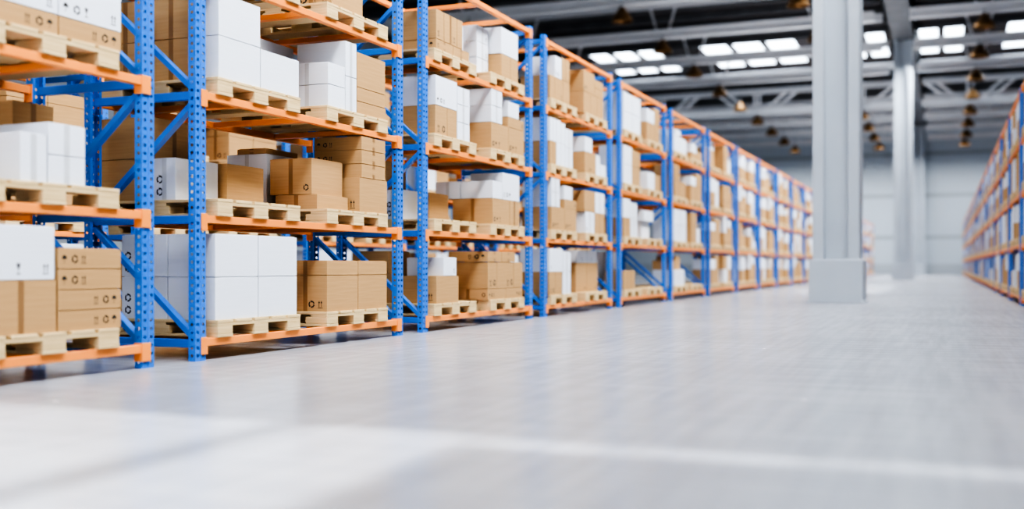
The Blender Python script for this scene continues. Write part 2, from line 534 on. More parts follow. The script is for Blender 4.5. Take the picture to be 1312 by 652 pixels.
# ------------------------------------------------------------------ loads
# a box: (colour, u0,u1, d0,d1, z0,z1, tape, marks); u along the aisle from the pallet's near edge, d depth from the front, z above the pallet
T, L_, S_ = 0.285, 0.115, 0.17
def g(c, u0, u1, d0, d1, z0, z1, tape='', marks=()): return (c, u0, u1, d0, d1, z0, z1, tape, marks)
def stack(c, u0, u1, d0, d1, hs, z=0.0, tape='', marks=()):
    r = []
    for h in hs:
        r.append(g(c, u0, u1, d0, d1, z, z + h, tape, marks)); z += h
    return r
LOAD = {}
# bay cropped by the left edge
LOAD['a0'] = [g('b', .04, .515, 0, .39, 0, T, 'f', (('f', 'R', 'bl', .062),)), g('w', .03, .503, .0, .39, T, T * 2, '', (('f', 'G', 'bm', .05), ('f', 'A', 'br', .05)))] + \
    stack('b', .523, 1.0, 0, .39, (L_ - .001,) * 2, 0, '', (('f', 'ARU', 'br', .042),)) + stack('b', .523, 1.0, 0, .39, (L_ - .001,) * 2, 2 * L_ - .002, '', (('f', 'URA', 'bl', .042),))
LOAD['a1'] = [g('w', .27, .45, 0, .4, 0, .257, 'f')] + stack('w', .455, .722, 0, .36, (.157, .172), 0, 'f') + stack('b', .68, .985, .5, .97, (T, .225), 0, 'f') + \
    stack('b', .05, .5, .55, .97, (T,), 0, 's')
LOAD['a2'] = [g('b', .055, .527, 0, .39, 0, L_, '', (('f', 'ARU', 'br', .045),)), g('b', .531, 1.0, 0, .39, 0, L_, '', (('f', 'ARU', 'br', .045),)),
              g('w', .055, .527, 0, .39, L_, L_ + T, '', (('f', 'A', 'br', .05),)), g('w', .531, 1.0, 0, .39, L_, L_ + T, '', (('f', 'URG', 'bl', .045), ('f', 'A', 'br', .05)))]
# first full bay
LOAD['b0n'] = stack('w', 0, .472, 0, .39, (T, T), 0, 's') + stack('w', .476, .95, 0, .39, (T, T)) + stack('w', 0, .472, .395, .785, (T, T), 0, 's', (('s', 'RR', 'bv', .05),))
LOAD['b0f'] = [g('b', .03, .502, 0, .40, 0, T, 's', (('s', 'RA', 'br', .051),)), g('b', .03, .502, 0, .40, T, T + L_, 's'), g('b', .506, .985, 0, .40, 0, T), g('b', .506, .985, 0, .40, T, T + L_),
               g('b', .06, .53, .41, .80, 0, T, 's'), g('b', .06, .53, .41, .80, T, T + L_, 's')]
LOAD['b1n'] = [g('w', .012, .465, .335, .525, 0, T, 's', (('s', 'RR', 'bv', .05),)), g('b', .49, .93, .28, .66, 0, T)] + stack('b', 0, .478, .53, 1.0, (T, T), 0, 'f')
LOAD['b1f'] = [g('b', 0, .46, .07, .46, 0, L_, 's'), g('b', 0, .457, .12, .51, L_, L_ + T, 's', (('s', 'R', 'br', .045),)),
               g('b', .525, .99, 0, .39, 0, T, '', (('s', 'A', 'br', .06),))] + \
    stack('b', .56, .957, 0, .46, (L_, L_, L_ - .004), T, 'fd', (('s', 'URA', 'bl', .035),)) + \
    [g('w', .05, .44, .57, .96, 0, T), g('w', .05, .44, .57, .96, T, T + S_, 's'), g('b', .05, .5, .58, .86, T + S_, T + S_ + .045, 's')]
LOAD['b2n'] = stack('w', .035, .497, 0, .19, (T, T)) + [g('w', .501, .977, 0, .19, 0, T - .006)] + stack('b', .03, .5, .2, .58, (T, T), 0, 's') + stack('b', .03, .5, .588, .97, (T, T), 0, 's')
LOAD['b2f'] = stack('w', .045, .30, 0, .39, (S_ + .006, S_ + .002), 0, 's', (('s', 'A', 'bl', .04),)) + stack('w', .304, .48, 0, .46, (T - .004, T - .004), 0, 'f') + \
    [g('b', .484, .957, 0, .39, L_ - .01 , L_ * 2 - .01), g('b', .484, .967, 0, .39, 0, L_ - .01), g('b', .484, .957, 0, .39, L_ * 2 - .01, L_ * 2 - .01 + T)] + stack('w', .0, .47, .6, .97, (T, T))
LOAD['b3n'] = [g('b', .03, .5, 0, .39, 0, T), g('w', .505, .975, 0, .39, 0, T)]
LOAD['b3f'] = [g('b', .1, .578, 0, .39, 0, T, 's', (('s', 'RAA', 'br', .06),))]
# second bay
LOAD['c0n'] = [g('b', .09, .58, 0, .40, 0, .262, '', (('s', 'A', 'br', .06),)), g('w', .24, .53, 0, .40, .262, .262 + S_ + .008, '', (('f', 'A', 'br', .04),)),
               g('b', .06, .54, .45, .9, 0, T, 's'), g('b', .06, .5, .5, .9, T, .50)]
LOAD['c0f'] = [g('b', -.03, .46, 0, .47, 0, L_, 's', (('s', 'R', 'br', .04), ('f', 'URA', 'bl', .035))), g('b', .464, .952, 0, .47, 0, L_, '', (('f', 'URA', 'br', .035),)),
               g('b', -.03, .21, 0, .46, L_, L_ + T - .004, '', (('f', 'AR', 'br', .06),)), g('b', .214, .69, 0, .46, L_, L_ + T - .004, '', (('f', 'AR', 'br', .06),)), g('b', .694, .957, 0, .46, L_, L_ + T - .004),
               g('b', -.035, .345, 0, .46, L_ + T, L_ * 2 + T - .005, 'fd', (('s', 'ARU', 'br', .045),)), g('b', .349, .735, 0, .46, L_ + T, L_ * 2 + T - .005, 'fd')]
LOAD['c1f'] = [g('b', .1, .57, 0, .475, 0, T - .006, 's', (('f', 'RUG', 'bl', .045),)), g('b', .574, .86, 0, .40, 0, T - .006, 'f'),
               g('w', .1, .37, 0, .38, T - .006, T + S_ + .01, ''), g('w', .1, .37, .385, .68, T - .006, T + S_ + .01, 's'), g('w', .374, .86, 0, .39, T - .006, T * 2, '', (('f', 'ARU', 'bl', .045),))]
LOAD['c2n'] = [g('b', .06, .32, 0, .39, 0, .278, '', (('f', 'AR', 'bm', .06),)), g('b', .324, .54, 0, .39, 0, .278), g('w', .07, .545, 0, .39, .278, .56, '', (('f', 'URA', 'bl', .04),))] + \
    stack('w', .55, .84, 0, .35, (.178, .176, .174), 0, 'f')
LOAD['c2f'] = [g('b', .06, .535, 0, .39, 0, T, '', (('f', 'RUG', 'bl', .05),)), g('b', .539, 1.0, 0, .39, 0, T, '', (('f', 'RUG', 'bl', .05),))] + \
    stack('w', .06, .36, 0, .39, (S_ + .008, S_ + .008), T, 'f') + [g('b', .53, 1.0, 0, .39, T, T + L_, '', (('f', 'R', 'br', .04),)), g('w', .53, .845, 0, .3, T + L_, T + L_ + S_)]
LOAD['c3n'] = [g('b', .08, .45, 0, .46, 0, L_ - .01, 'fd', (('s', 'U', 'br', .04), ('f', 'A', 'bl', .035))), g('b', .454, .83, 0, .46, 0, L_ - .01, 'fd', (('f', 'A', 'bm', .035),)),
               g('b', .08, .25, 0, .46, L_ - .01, .385, '', (('f', 'A', 'bl', .05),)), g('b', .254, .54, 0, .46, L_ - .01, .385, 'f', (('f', 'A', 'br', .05),)), g('b', .544, .67, 0, .46, L_ - .01, .385),
               g('w', .68, .9, .1, .46, L_ - .01, .385, 'f')]
LOAD['c3f'] = stack('w', .0, .3, .14, .45, (.17, .17, .17), 0, 'f', (('f', 'A', 'br', .04),)) + [g('b', .34, .6, 0, .3, 0, .257), g('b', .604, .82, 0, .3, 0, .257), g('w', .33, .82, 0, .4, .257, .545, 's', (('s', 'AU', 'bl', .04),))]
# third bay
LOAD['d0n'] = [g('b', -.02, .2, 0, .39, 0, T, '', (('f', 'AR', 'bm', .05),)), g('b', .204, .45, 0, .39, 0, T), g('w', -.01, .47, 0, .39, T, T * 2, '', (('f', 'A', 'bl', .04),))] + stack('w', .475, .78, 0, .39, (T, .25), 0, 'f')
LOAD['d0f'] = [g('b', .0, .47, .12, .5, 0, T, '', (('f', 'AU', 'br', .04),)), g('b', .474, .95, .12, .5, 0, T, '', (('f', 'AU', 'br', .04),)), g('b', .0, .47, .12, .5, T, T + L_), g('b', .474, .95, .12, .5, T, T + L_),
               g('w', .05, .46, .12, .45, T + L_, T + L_ + S_, '', (('f', 'A', 'bm', .04),)), g('w', .47, .9, .12, .45, T + L_, T + L_ + S_, '', (('f', 'A', 'bm', .04),))]
LOAD['d1f'] = [g('w', .05, .44, 0, .39, 0, T, 'f', (('f', 'R', 'bl', .04),)), g('b', .45, .67, 0, .39, 0, T), g('b', .675, .9, 0, .39, 0, T), g('b', .0, .465, 0, .39, T, T * 2, 's'), g('w', .47, .9, 0, .39, T, T * 2, 'f')]
LOAD['d2n'] = [g('b', .0, .11, 0, .39, 0, T), g('b', .114, .23, 0, .39, 0, T), g('w', .0, .112, 0, .39, T, T * 2), g('w', .116, .236, 0, .39, T, T * 2)] + stack('w', .24, .398, 0, .39, (T, T), 0) + \
    stack('w', .402, .56, 0, .39, (T, T - .02), 0) + stack('w', .565, .85, 0, .35, (.26, .24), 0, 'f')
LOAD['d2f'] = [g('b', .02, .5, 0, .39, 0, T, '', (('f', 'RU', 'bm', .04),)), g('w', .02, .34, 0, .39, T, T + .2), g('w', .505, .69, 0, .39, 0, T), g('w', .695, .96, 0, .39, 0, S_)]
LOAD['d3n'] = [g('b', .0, .18, 0, .39, 0, T), g('b', .184, .48, 0, .39, 0, T, '', (('f', 'A', 'br', .05),)), g('b', .484, .73, 0, .39, 0, T), g('w', .19, .425, 0, .39, T, T * 2 - .02, '', (('f', 'AR', 'bl', .04),)),
               g('b', .43, .58, 0, .39, T, T * 2), g('b', .584, .73, 0, .39, T, T * 2)]
LOAD['d3f'] = [g('b', -.03, .27, 0, .44, 0, T), g('b', .274, .56, 0, .44, 0, T), g('b', .564, .84, 0, .44, 0, T), g('b', -.03, .45, 0, .44, T, T * 2, '', (('f', 'RU', 'bl', .045),)), g('b', .454, .84, 0, .44, T, T + L_), g('b', .454, .84, 0, .44, T + L_, T + L_ * 2)]
# fourth and fifth bay
LOAD['e0n'] = [g('b', .0, .2, 0, .3, 0, T), g('b', .204, .4, 0, .3, 0, T), g('b', .404, .62, 0, .3, 0, T)] + stack('w', .0, .47, .45, .85, (T, T)) + stack('w', .475, .95, .32, .7, (T, T), 0, 'f')
LOAD['e1n'] = [g('b', .0, .2, 0, .39, 0, T), g('b', .204, .37, 0, .39, 0, T), g('w', .0, .37, 0, .39, T, T * 2)] + stack('w', .374, .75, 0, .39, (T, T - .04), 0, 'f')
LOAD['e1f'] = [g('w', .05, .52, .1, .5, 0, T), g('w', -.02, .6, .05, .55, T, T + S_)]
LOAD['e2n'] = stack('w', .0, .45, 0, .39, (T, T), 0, 's') + stack('b', .455, .92, 0, .39, (T, T - .03))
LOAD['e2f'] = [g('w', .05, .5, 0, .39, 0, T), g('b', .505, .85, 0, .39, 0, T - .02), g('w', .1, .3, .2, .5, T, T + S_)]
LOAD['e3n'] = stack('w', .0, .47, 0, .39, (T, T), 0) + stack('w', .475, .95, 0, .39, (T, T), 0)
LOAD['e3f'] = [g('b', .0, .24, 0, .39, 0, T), g('b', .244, .48, 0, .39, 0, T), g('w', .0, .48, 0, .39, T, T + .21)] + stack('b', .49, .8, 0, .39, (T, T))
LOAD['f0n'] = [g('w', .0, .4, 0, .39, 0, T), g('w', .404, .8, 0, .39, 0, T), g('b', .0, .25, .05, .4, T, T + S_), g('b', .3, .66, .05, .4, T, T + .25)]
LOAD['f1n'] = stack('w', .0, .47, 0, .39, (T, T), 0) + stack('w', .475, .95, 0, .39, (T, T), 0)
LOAD['f1f'] = stack('b', .05, .5, 0, .39, (T, T), 0) + stack('w', .505, .8, 0, .39, (T,), 0)
LOAD['f2n'] = stack('b', .05, .42, 0, .39, (T, T), 0, 'f') + stack('b', .43, .9, 0, .39, (T,), 0)
LOAD['f2f'] = [g('b', .0, .45, 0, .39, 0, T), g('w', .0, .45, 0, .39, T, T + S_)] + stack('b', .46, .94, 0, .39, (T, T - .03), 0)
LOAD['f3n'] = [g('w', .0, .47, 0, .39, 0, T), g('w', .475, .95, 0, .39, 0, T), g('w', .1, .5, 0, .39, T, T + L_)]
LOAD['f3f'] = [g('b', .05, .52, 0, .39, 0, L_), g('b', .53, .95, 0, .39, 0, S_), g('w', .05, .5, 0, .39, L_, L_ + S_)]
LOAD['none'] = []
PLAN = {
    0: [(None, 'a0'), (None, 'a1'), (None, 'a2'), None],
    1: [('b0n', 'b0f'), ('b1n', 'b1f'), ('b2n', 'b2f'), ('b3n', 'b3f')],
    2: [('c0n', 'c0f'), ('b1n', 'c1f'), ('c2n', 'c2f'), ('c3n', 'c3f')],
    3: [('d0n', 'd0f'), ('c2f', 'd1f'), ('d2n', 'd2f'), ('d3n', 'd3f')],
    4: [('e0n', 'none'), ('e1n', 'e1f'), ('e2n', 'e2f'), ('e3n', 'e3f')],
    5: [('f0n', 'none'), ('f1n', 'f1f'), ('f2n', 'f2f'), ('f3n', 'f3f')],
}
rng = random.Random(7)
LIB = ['c2n', 'c2f', 'd0n', 'd0f', 'd1f', 'd2n', 'd2f', 'd3n', 'd3f', 'e2n', 'e3f', 'f1f', 'f2f', 'c1f', 'e1n', 'e2f', 'f2n', 'c0f', 'c3f', 'f1n']
NL, NR = 22, 22
for k in range(6, NL + 1):
    PLAN[k] = [(rng.choice(LIB), rng.choice(LIB)) for _ in range(4)]
PLAN_R = {k: [(rng.choice(LIB), rng.choice(LIB)) for _ in range(4)] for k in range(4, NR + 1)}
BLIB = ['b0f', 'c0f', 'd3f', 'e3n', 'f2n', 'b1n', 'd1f', 'e2n', 'd3n', 'f2f', 'e0n']
PLAN_B = {k: [(rng.choice(BLIB), rng.choice(BLIB)) for _ in range(4)] for k in range(0, 7)}
PLAN_B[1] = [('e3n', 'e3n'), ('c0f', 'b0f'), ('f2n', 'b0f'), ('b0f', 'e3n')]
PLAN_B[2] = [('b0f', 'b0f'), ('b0f', 'b0f'), ('d3f', 'b0f'), ('e3n', 'b0f')]
PLAN_B[3] = [('e3n', 'b0f'), ('e3n', 'd3f'), ('b0f', 'e2n'), ('b0f', 'd3n')]

def add_plan(row, k, plan):
    for l, pr in enumerate(plan):
        if not pr: continue
        for p, nm in enumerate(pr):
            if nm is None: continue
            key = '%s%d.%d.%d' % (row, k, l, p)
            if row == 'R': pp = 1 - p      # the rack is turned round
            PALLETS.append((key, row, k, l, p))
            for i, b in enumerate(LOAD[nm]):
                BOXES.append(dict(key=key + '.%d' % i, pal=key, row=row, k=k, l=l, p=p, b=b))
for k in range(0, NL + 1): add_plan('L', k, PLAN[k])
for k in range(4, NR + 1): add_plan('R', k, PLAN_R[k])
for k in range(0, 7): add_plan('B', k, PLAN_B[k])

#%%SEEN%%
# the 300 boxes and the pallets that show largest in the photo are built one by one
_B = "B1.0.1:3 B1.1.1:2 B1.2.1:0,1,2,3 B2.2.1:0,1,2,3 B3.0.0:1,3 B3.2.0:0,1,5 B3.3.1:5 B4.0.0:3,4 B4.2.0:0,1,2 L0.0.1:0,1,2,3,4,5 L0.1.1:0,1,2,4 L0.2.1:0,1,2,3 L1.0.0:0,1,2,3,4,5 L1.0.1:0,1,2,3 L1.1.0:0,1,2,3 L1.1.1:0,1,2,3,4,5,6,7,8 L1.2.0:0,1,2,3,4,5,6 L1.2.1:0,1,2,3,4,5,6,8 L1.3.1:0 L11.2.1:5 L2.0.0:0,1,2,3 L2.0.1:0,1,2,3,4,5,6 L2.1.0:0,1,3 L2.1.1:0,1,2,3,4 L2.2.0:0,1,2,3,4,5 L2.2.1:0,1,2,3,4,5 L2.3.0:0,1,2,3,4 L2.3.1:0,1,2,3,4,5 L3.0.0:0,1,2,3,4 L3.0.1:0,1,2,3,4,5 L3.1.0:0,1,2,3,4,5 L3.1.1:0,1,2,3,4 L3.2.0:0,1,2,3,4,5,6,7,8,9 L3.2.1:0,1,2,3 L3.3.0:0,1,2,3,4,5 L3.3.1:0,1,2,3,4,5 L4.0.0:0,1,2,3,4,6 L4.1.0:0,1,2,3,4 L4.1.1:0,1 L4.2.0:0,1,2,3 L4.2.1:0,1 L4.3.0:0,1,2,3 L4.3.1:0,1,2,3,4 L5.0.0:0,1,2,3 L5.1.0:0,1,2,3 L5.1.1:0,1,2 L5.2.0:0,1,2 L5.2.1:0,1,2,3 L5.3.0:0,1,2 L5.3.1:0,1,2 L6.0.0:0,2,3,4 L6.0.1:0,3,4 L6.1.0:0,1,2,3 L6.1.1:0,1,2,3 L6.2.0:0,2,3 L6.2.1:0,2,3,5 L6.3.0:1,4 L6.3.1:0,1,2 L7.0.0:3,5 L7.0.1:0,1,2,3 L7.1.0:0,1,2 L7.1.1:0,1 L7.2.0:0,1,3 L7.2.1:0,2 L7.3.0:0,2,4 L7.3.1:0,2,4 L8.0.0:2 L8.0.1:0,3 L8.1.0:2 L8.1.1:2 L8.2.0:0,4 L8.2.1:0,3 L8.3.0:3,5 L9.0.1:3,5 L9.1.1:5 L9.2.0:5 L9.2.1:0 L9.3.0:0,2 R5.0.0:2 R5.0.1:0 R5.1.0:5 R5.1.1:0,2 R5.2.1:0,1 R5.3.0:2 R5.3.1:0,3 R6.0.0:2,4 R6.1.1:0,1 R6.2.0:5 R8.0.1:0"
_P = "L0.2.1 L1.2.0 L1.3.1 L0.1.1 L0.0.1 L1.1.0 L1.0.0 L1.2.1 L1.0.1 L1.1.1 L2.3.0 L2.2.0 L2.1.0 L2.2.1 L2.0.0 L2.3.1 L2.0.1 L2.1.1 L3.3.0 B2.1.0 B1.1.1 L3.3.1 L3.2.0 L3.1.0 L3.0.0 L4.3.0 L3.2.1 L3.0.1 L3.1.1 B2.1.1 L1.3.0 B3.1.0 L4.3.1 B3.1.1 L4.1.0 L4.0.0 L4.0.1 L4.2.0 L4.2.1 L5.3.0 B4.1.0 L4.1.1 L5.0.0 L5.3.1 B5.1.0 L5.1.0 L5.0.1 L5.2.0 L5.2.1 L5.1.1 L6.3.0 L6.0.0 L6.3.1 L6.1.0 L6.2.0 L6.0.1 B4.1.1 B2.2.1 L6.1.1 L6.2.1 L7.3.1 L7.3.0 L7.1.0 L7.2.1 R5.3.0 L7.2.0 L7.1.1 L7.0.0 R5.2.0 L7.0.1 R5.3.1 R5.1.0 B6.1.1 R5.0.0 L8.3.1 B5.1.1 L8.3.0 R5.2.1 L8.0.1 L8.1.0 L8.2.0 L8.2.1 R5.0.1 B4.2.0 R6.3.0 R5.1.1 L8.1.1 L8.0.0 R6.2.0 R6.1.0 R6.0.0 B3.3.1 B6.1.0 R6.3.1 L9.2.0 L9.3.0 L9.0.0 L9.1.0 L9.3.1 R4.3.1 R4.2.1 L9.2.1 R6.2.1 L10.0.1 L9.0.1 L9.1.1 L10.1.1 R6.0.1 L10.3.1 R6.1.1 R4.0.1 R7.3.0 L10.2.1 R4.1.1 R7.2.0 L10.2.0 L10.3.0 R7.0.0 B2.2.0 R7.1.0 L10.0.0 L10.1.0 R7.3.1 R7.2.1 L11.3.0 L11.2.0 R8.3.0 R7.1.1 L11.1.0 R8.0.0 B2.3.0 R8.3.1 R8.2.0 R8.1.0 R7.0.1 R8.2.1 B2.0.0 R9.3.1 L11.3.1 R8.0.1 L11.2.1 R9.1.1 L11.1.1 L11.0.0 R9.0.1 R8.1.1 R9.3.0 B5.2.0 R9.2.1 B5.2.1 R10.3.0 R9.2.0 R9.0.0 B2.3.1 R10.3.1 R9.1.0 R10.0.1 B1.3.1 R11.3.0 R11.3.1 R10.2.0 R10.2.1 R11.2.1 R10.1.0 R10.1.1 R11.0.0 R10.0.0 R12.3.0 R11.2.0 R12.2.0 R11.1.0 R12.1.0 R12.0.0 R13.3.0 R13.2.0 R11.1.1 R13.1.0 R13.0.0 R11.0.1 R12.3.1 R12.2.1 L20.2.1 L21.1.0 R13.3.1 R14.3.1 L20.3.0 L20.3.1 L21.3.0 L22.3.0 L21.2.0 L22.2.0 L20.1.1 L22.0.0 R14.3.0 R15.3.0 R15.3.1 R16.3.0 R16.3.1 R17.3.0 R13.2.1 R14.2.0 R14.2.1 R15.2.0 R15.2.1 R16.2.0 R16.2.1 R17.2.0 L20.2.0 R12.1.1 R13.1.1 R15.1.0 R14.1.1 R16.1.0 L22.1.0 L21.0.0 R16.0.0 R14.0.1 R14.0.0 R13.0.1 R12.0.1 B4.2.1 R17.3.1 R18.3.0 R19.3.0 R19.3.1 R20.3.1 R21.3.1 L21.3.1 R22.3.1 R17.2.1 R18.2.0 R19.2.0 L19.2.1 L21.2.1 R14.1.0 R15.1.1 R17.1.1 R17.1.0 R16.1.1 R19.1.0 R18.1.0 R21.1.1 L22.0.1 R20.0.1 R19.0.0 R18.0.0 R17.0.1 R17.0.0 R16.0.1 R15.0.1 R15.0.0 L19.3.1 L22.3.1 R19.2.1 R20.2.1 R21.2.1 R22.2.1 L22.2.1 L20.1.0 R20.1.1 R19.1.1 L21.1.1 L22.1.1 R22.1.1 L20.0.1 L21.0.1 R22.0.1 R21.0.1 R20.0.0 R20.2.0 L19.1.1 R19.0.1"
BOX_KEEP = set(w.split(':')[0] + '.' + i for w in _B.split() for i in w.split(':')[1].split(','))
PAL_KEEP = set(_P.split())
#%%END%%
def world_box(e):
    c, u0, u1, d0, d1, z0, z1, tape, marks = e['b']
    y0 = ystart(e['k']) + P_OFF[e['p']] + u0; y1 = y0 + (u1 - u0)
    xf = row_xf(e['row'])
    if e['row'] == 'R': x0, x1 = xf + d0, xf + d1
    else: x0, x1 = xf - d1, xf - d0
    zb = PAL_TOP + LEVEL * e['l']
    return x0, x1, y0, y1, zb + z0, zb + z1

# ---- printed symbols (flat shapes in a unit square, 0..1)
def sym(ch):
    P = []
    def rect(a, b, c, d): P.append([(a, b), (c, b), (c, d), (a, d)])
    if ch == 'A':       # two arrows up over a bar
        for cx in (.27, .73):
            rect(cx - .05, .14, cx + .05, .72); P.append([(cx - .17, .66), (cx + .17, .66), (cx, 1.0)])
        rect(.05, 0, .95, .07)
    elif ch == 'R':     # three chasing arrows
        for q in range(3):
            a0 = math.radians(90 + 120 * q - 78); a1 = math.radians(90 + 120 * q + 8)
            N = 5; o = []; i_ = []
            for s in range(N + 1):
                a = a0 + (a1 - a0) * s / N
                o.append((.5 + .48 * math.cos(a), .5 + .48 * math.sin(a))); i_.append((.5 + .28 * math.cos(a), .5 + .28 * math.sin(a)))
            for s in range(N): P.append([o[s], o[s + 1], i_[s + 1], i_[s]])
            t = a1 + .42
            P.append([(.5 + .58 * math.cos(a1), .5 + .58 * math.sin(a1)), (.5 + .38 * math.cos(t), .5 + .38 * math.sin(t)), (.5 + .18 * math.cos(a1), .5 + .18 * math.sin(a1))])
    elif ch == 'U':     # umbrella
        N = 8; pts = [(.5 + .48 * math.cos(math.pi * s / N), .5 + .46 * math.sin(math.pi * s / N)) for s in range(N + 1)]
        for s in range(N): P.append([(.5, .5), pts[s], pts[s + 1]])
        rect(.47, .08, .53, .5); rect(.36, .04, .53, .10)
    elif ch == 'G':     # goblet
        P.append([(.2, 1.0), (.36, .52), (.64, .52), (.8, 1.0)]); rect(.46, .1, .54, .54); rect(.25, 0, .75, .09)
    return P
SYM = {c: sym(c) for c in 'ARUG'}

CARTON = {}
TAPE = {}
def faces_frame(face, sx, sy, sz, mir):
    """origin (bottom-left seen from outside), right axis, normal; box spans x in [-sx,0] (front at 0) or [0,sx] when mirrored; y 0..sy"""
    if face == 'f':
        if mir: return Vector((0, sy, 0)), Vector((0, -1, 0)), Vector((-1, 0, 0)), sy
        return Vector((0, 0, 0)), Vector((0, 1, 0)), Vector((1, 0, 0)), sy
    if mir: return Vector((0, 0, 0)), Vector((1, 0, 0)), Vector((0, -1, 0)), sx
    return Vector((-sx, 0, 0)), Vector((1, 0, 0)), Vector((0, -1, 0)), sx

def carton(c, sx, sy, sz, marks, mir):
    key = (c, round(sx, 3), round(sy, 3), round(sz, 3), marks, mir)
    if key in CARTON: return CARTON[key]
    mb = MB(); gp = 0.0025
    x0, x1 = (gp, sx - gp) if mir else (-sx + gp, -gp)
    mb.bbox(x0, x1, gp, sy - gp, 0.0, sz - 0.0045, 0.0012)
    mb.box(x0 + .012, x1 - .012, gp + .012, sy - gp - .012, sz - 0.006, sz - 0.0004)     # inset filler added to stop light showing between boxes
    # the inset leaves a shaded groove at each box seam
    for face, s, pos, h in marks:
        O, R, N, wd = faces_frame(face, sx, sy, sz, mir)
        O = O + N * (-gp + 0.0006)
        h = h * 1.15
        step = h * 1.45; tot = step * (len(s) - 1) + h
        mg = 0.028
        for i, ch in enumerate(s):
            if pos == 'bl': ox, oz = mg + i * step, mg
            elif pos == 'br': ox, oz = wd - mg - tot + i * step, mg
            elif pos == 'bm': ox, oz = wd / 2 - tot / 2 + i * step, mg
            else: ox, oz = mg, mg + i * step          # stacked
            for poly in SYM[ch]:
                vs = [O + R * (ox + a * h * (0.8 if ch != 'R' else 1)) + Vector((0, 0, oz + b * h)) for a, b in poly]
                mb.quadset(vs, [tuple(range(len(vs)))], 1)
    me = mb.mesh('carton', M['brown' if c == 'b' else 'white'], M['ink'])
    CARTON[key] = me
    return me

def tape_mesh(c, sx, sy, sz, tape, mir):
    key = (c, round(sx, 3), round(sy, 3), round(sz, 3), tape, mir)
    if key in TAPE: return TAPE[key]
    mb = MB(); w = 0.038; e = 0.0009; gp = 0.0025
    O, R, N, wd = faces_frame(tape[0], sx, sy, sz, mir)
    O = O + N * (-gp); w2 = w / 2
    def strip(z0, z1):
        a = O + R * (wd / 2 - w2); b = O + R * (wd / 2 + w2)
        vs = []
        for q in (0, 1):
            off = N * (e * q)
            vs += [a + off + Vector((0, 0, z0)), b + off + Vector((0, 0, z0)), b + off + Vector((0, 0, z1)), a + off + Vector((0, 0, z1))]
        mb.quadset(vs, [(4, 5, 6, 7), (0, 3, 2, 1), (0, 1, 5, 4), (1, 2, 6, 5), (2, 3, 7, 6), (3, 0, 4, 7)])
    if 'd' in tape or sz < 0.1:
        q = min(0.04, sz * 0.3)
        strip(0.002, q); strip(sz - q, sz - 0.005)
    else:
        strip(0.002, sz - 0.005)
    # over the top
    D = (sy if tape[0] == 's' else sx) - 0.028
    a = O + R * (wd / 2 - w2) + Vector((0, 0, sz - 0.0004)) - N * 0.013
    vs = []
    for q in (0, 1):
        up = Vector((0, 0, e * q))
        vs += [a + up, a + R * w + up, a + R * w - N * D + up, a - N * D + up]
    mb.quadset(vs, [(4, 5, 6, 7), (0, 3, 2, 1), (0, 1, 5, 4), (1, 2, 6, 5), (2, 3, 7, 6), (3, 0, 4, 7)])
    me = mb.mesh('packing_tape', M['tape_b' if c == 'b' else 'tape_w'])
    TAPE[key] = me
    return me

# ---- labels
def box_word(b):
    c, u0, u1, d0, d1, z0, z1, tape, marks = b
    h = z1 - z0; w = u1 - u0
    s = 'flat' if h < 0.14 else ('narrow' if w < 0.24 else ('small' if h < 0.2 else ('large' if w > .4 else 'tall')))
    return s + (' brown' if c == 'b' else ' white')

def describe(entries):
    """labels for the boxes of one pallet: tier, row and column words that tell them apart"""
    out = {}
    for e in entries:
        c, u0, u1, d0, d1, z0, z1, tape, marks = e['b']
        same = [o for o in entries if abs(o['b'][1] - u0) < .2 and abs(o['b'][3] - d0) < .2 or
                (o['b'][1] < (u0 + u1) / 2 < o['b'][2] and o['b'][3] < (d0 + d1) / 2 < o['b'][4])]
        zs = sorted(set(round(o['b'][5], 2) for o in same))
        t = min(range(len(zs)), key=lambda i: abs(zs[i] - z0))
        e['tier'] = 'lowest' if z0 < 0.01 else ('second-tier' if t <= 1 else ('third-tier' if t == 2 else ('fourth-tier' if t == 3 else 'fifth-tier')))
        e['row'+'w'] = 'front' if d0 < .16 else ('middle' if d0 < .42 else 'back')
    for e in entries:
        peers = sorted([o for o in entries if o['tier'] == e['tier'] and o['roww'] == e['roww']], key=lambda o: (o['b'][1] * (-1 if e['row'] == 'R' else 1), o['b'][5], o['b'][3]))
        i = peers.index(e); m = len(peers)
        if m == 1: cw = ''
        elif m == 2: cw = ('left', 'right')[i]
        elif m == 3: cw = ('left', 'centre', 'right')[i]
        else: cw = ('leftmost', 'second', 'third', 'fourth', 'fifth', 'sixth', 'seventh')[i]
        side = ('left', 'right')[e['p'] if e['row'] != 'R' else 1 - e['p']]
        mark = ''
        words = [box_word(e['b']) + ' box,', cw, e['roww'], e['tier'] + ',', side + ' pallet,', SHELF[e['l']] + ',', rack_phrase(e['row'], e['k'])]
        e['label'] = ' '.join(w for w in words if w)

by_pal = {}
for e in BOXES: by_pal.setdefault(e['pal'], []).append(e)
ALLOW = None if globals().get("NOFILT") else globals().get('BOX_KEEP')          # individually built boxes
DROP = set() if globals().get("NOFILT") else (globals().get("BOX_DROP") or set())
PKEEP = None if globals().get("NOFILT") else globals().get('PAL_KEEP')
PDROP = set() if globals().get("NOFILT") else globals().get('PAL_DROP') or set()
for pal, es in by_pal.items():
    es2 = [e for e in es if e['key'] not in DROP]
    if es2: describe(es2)

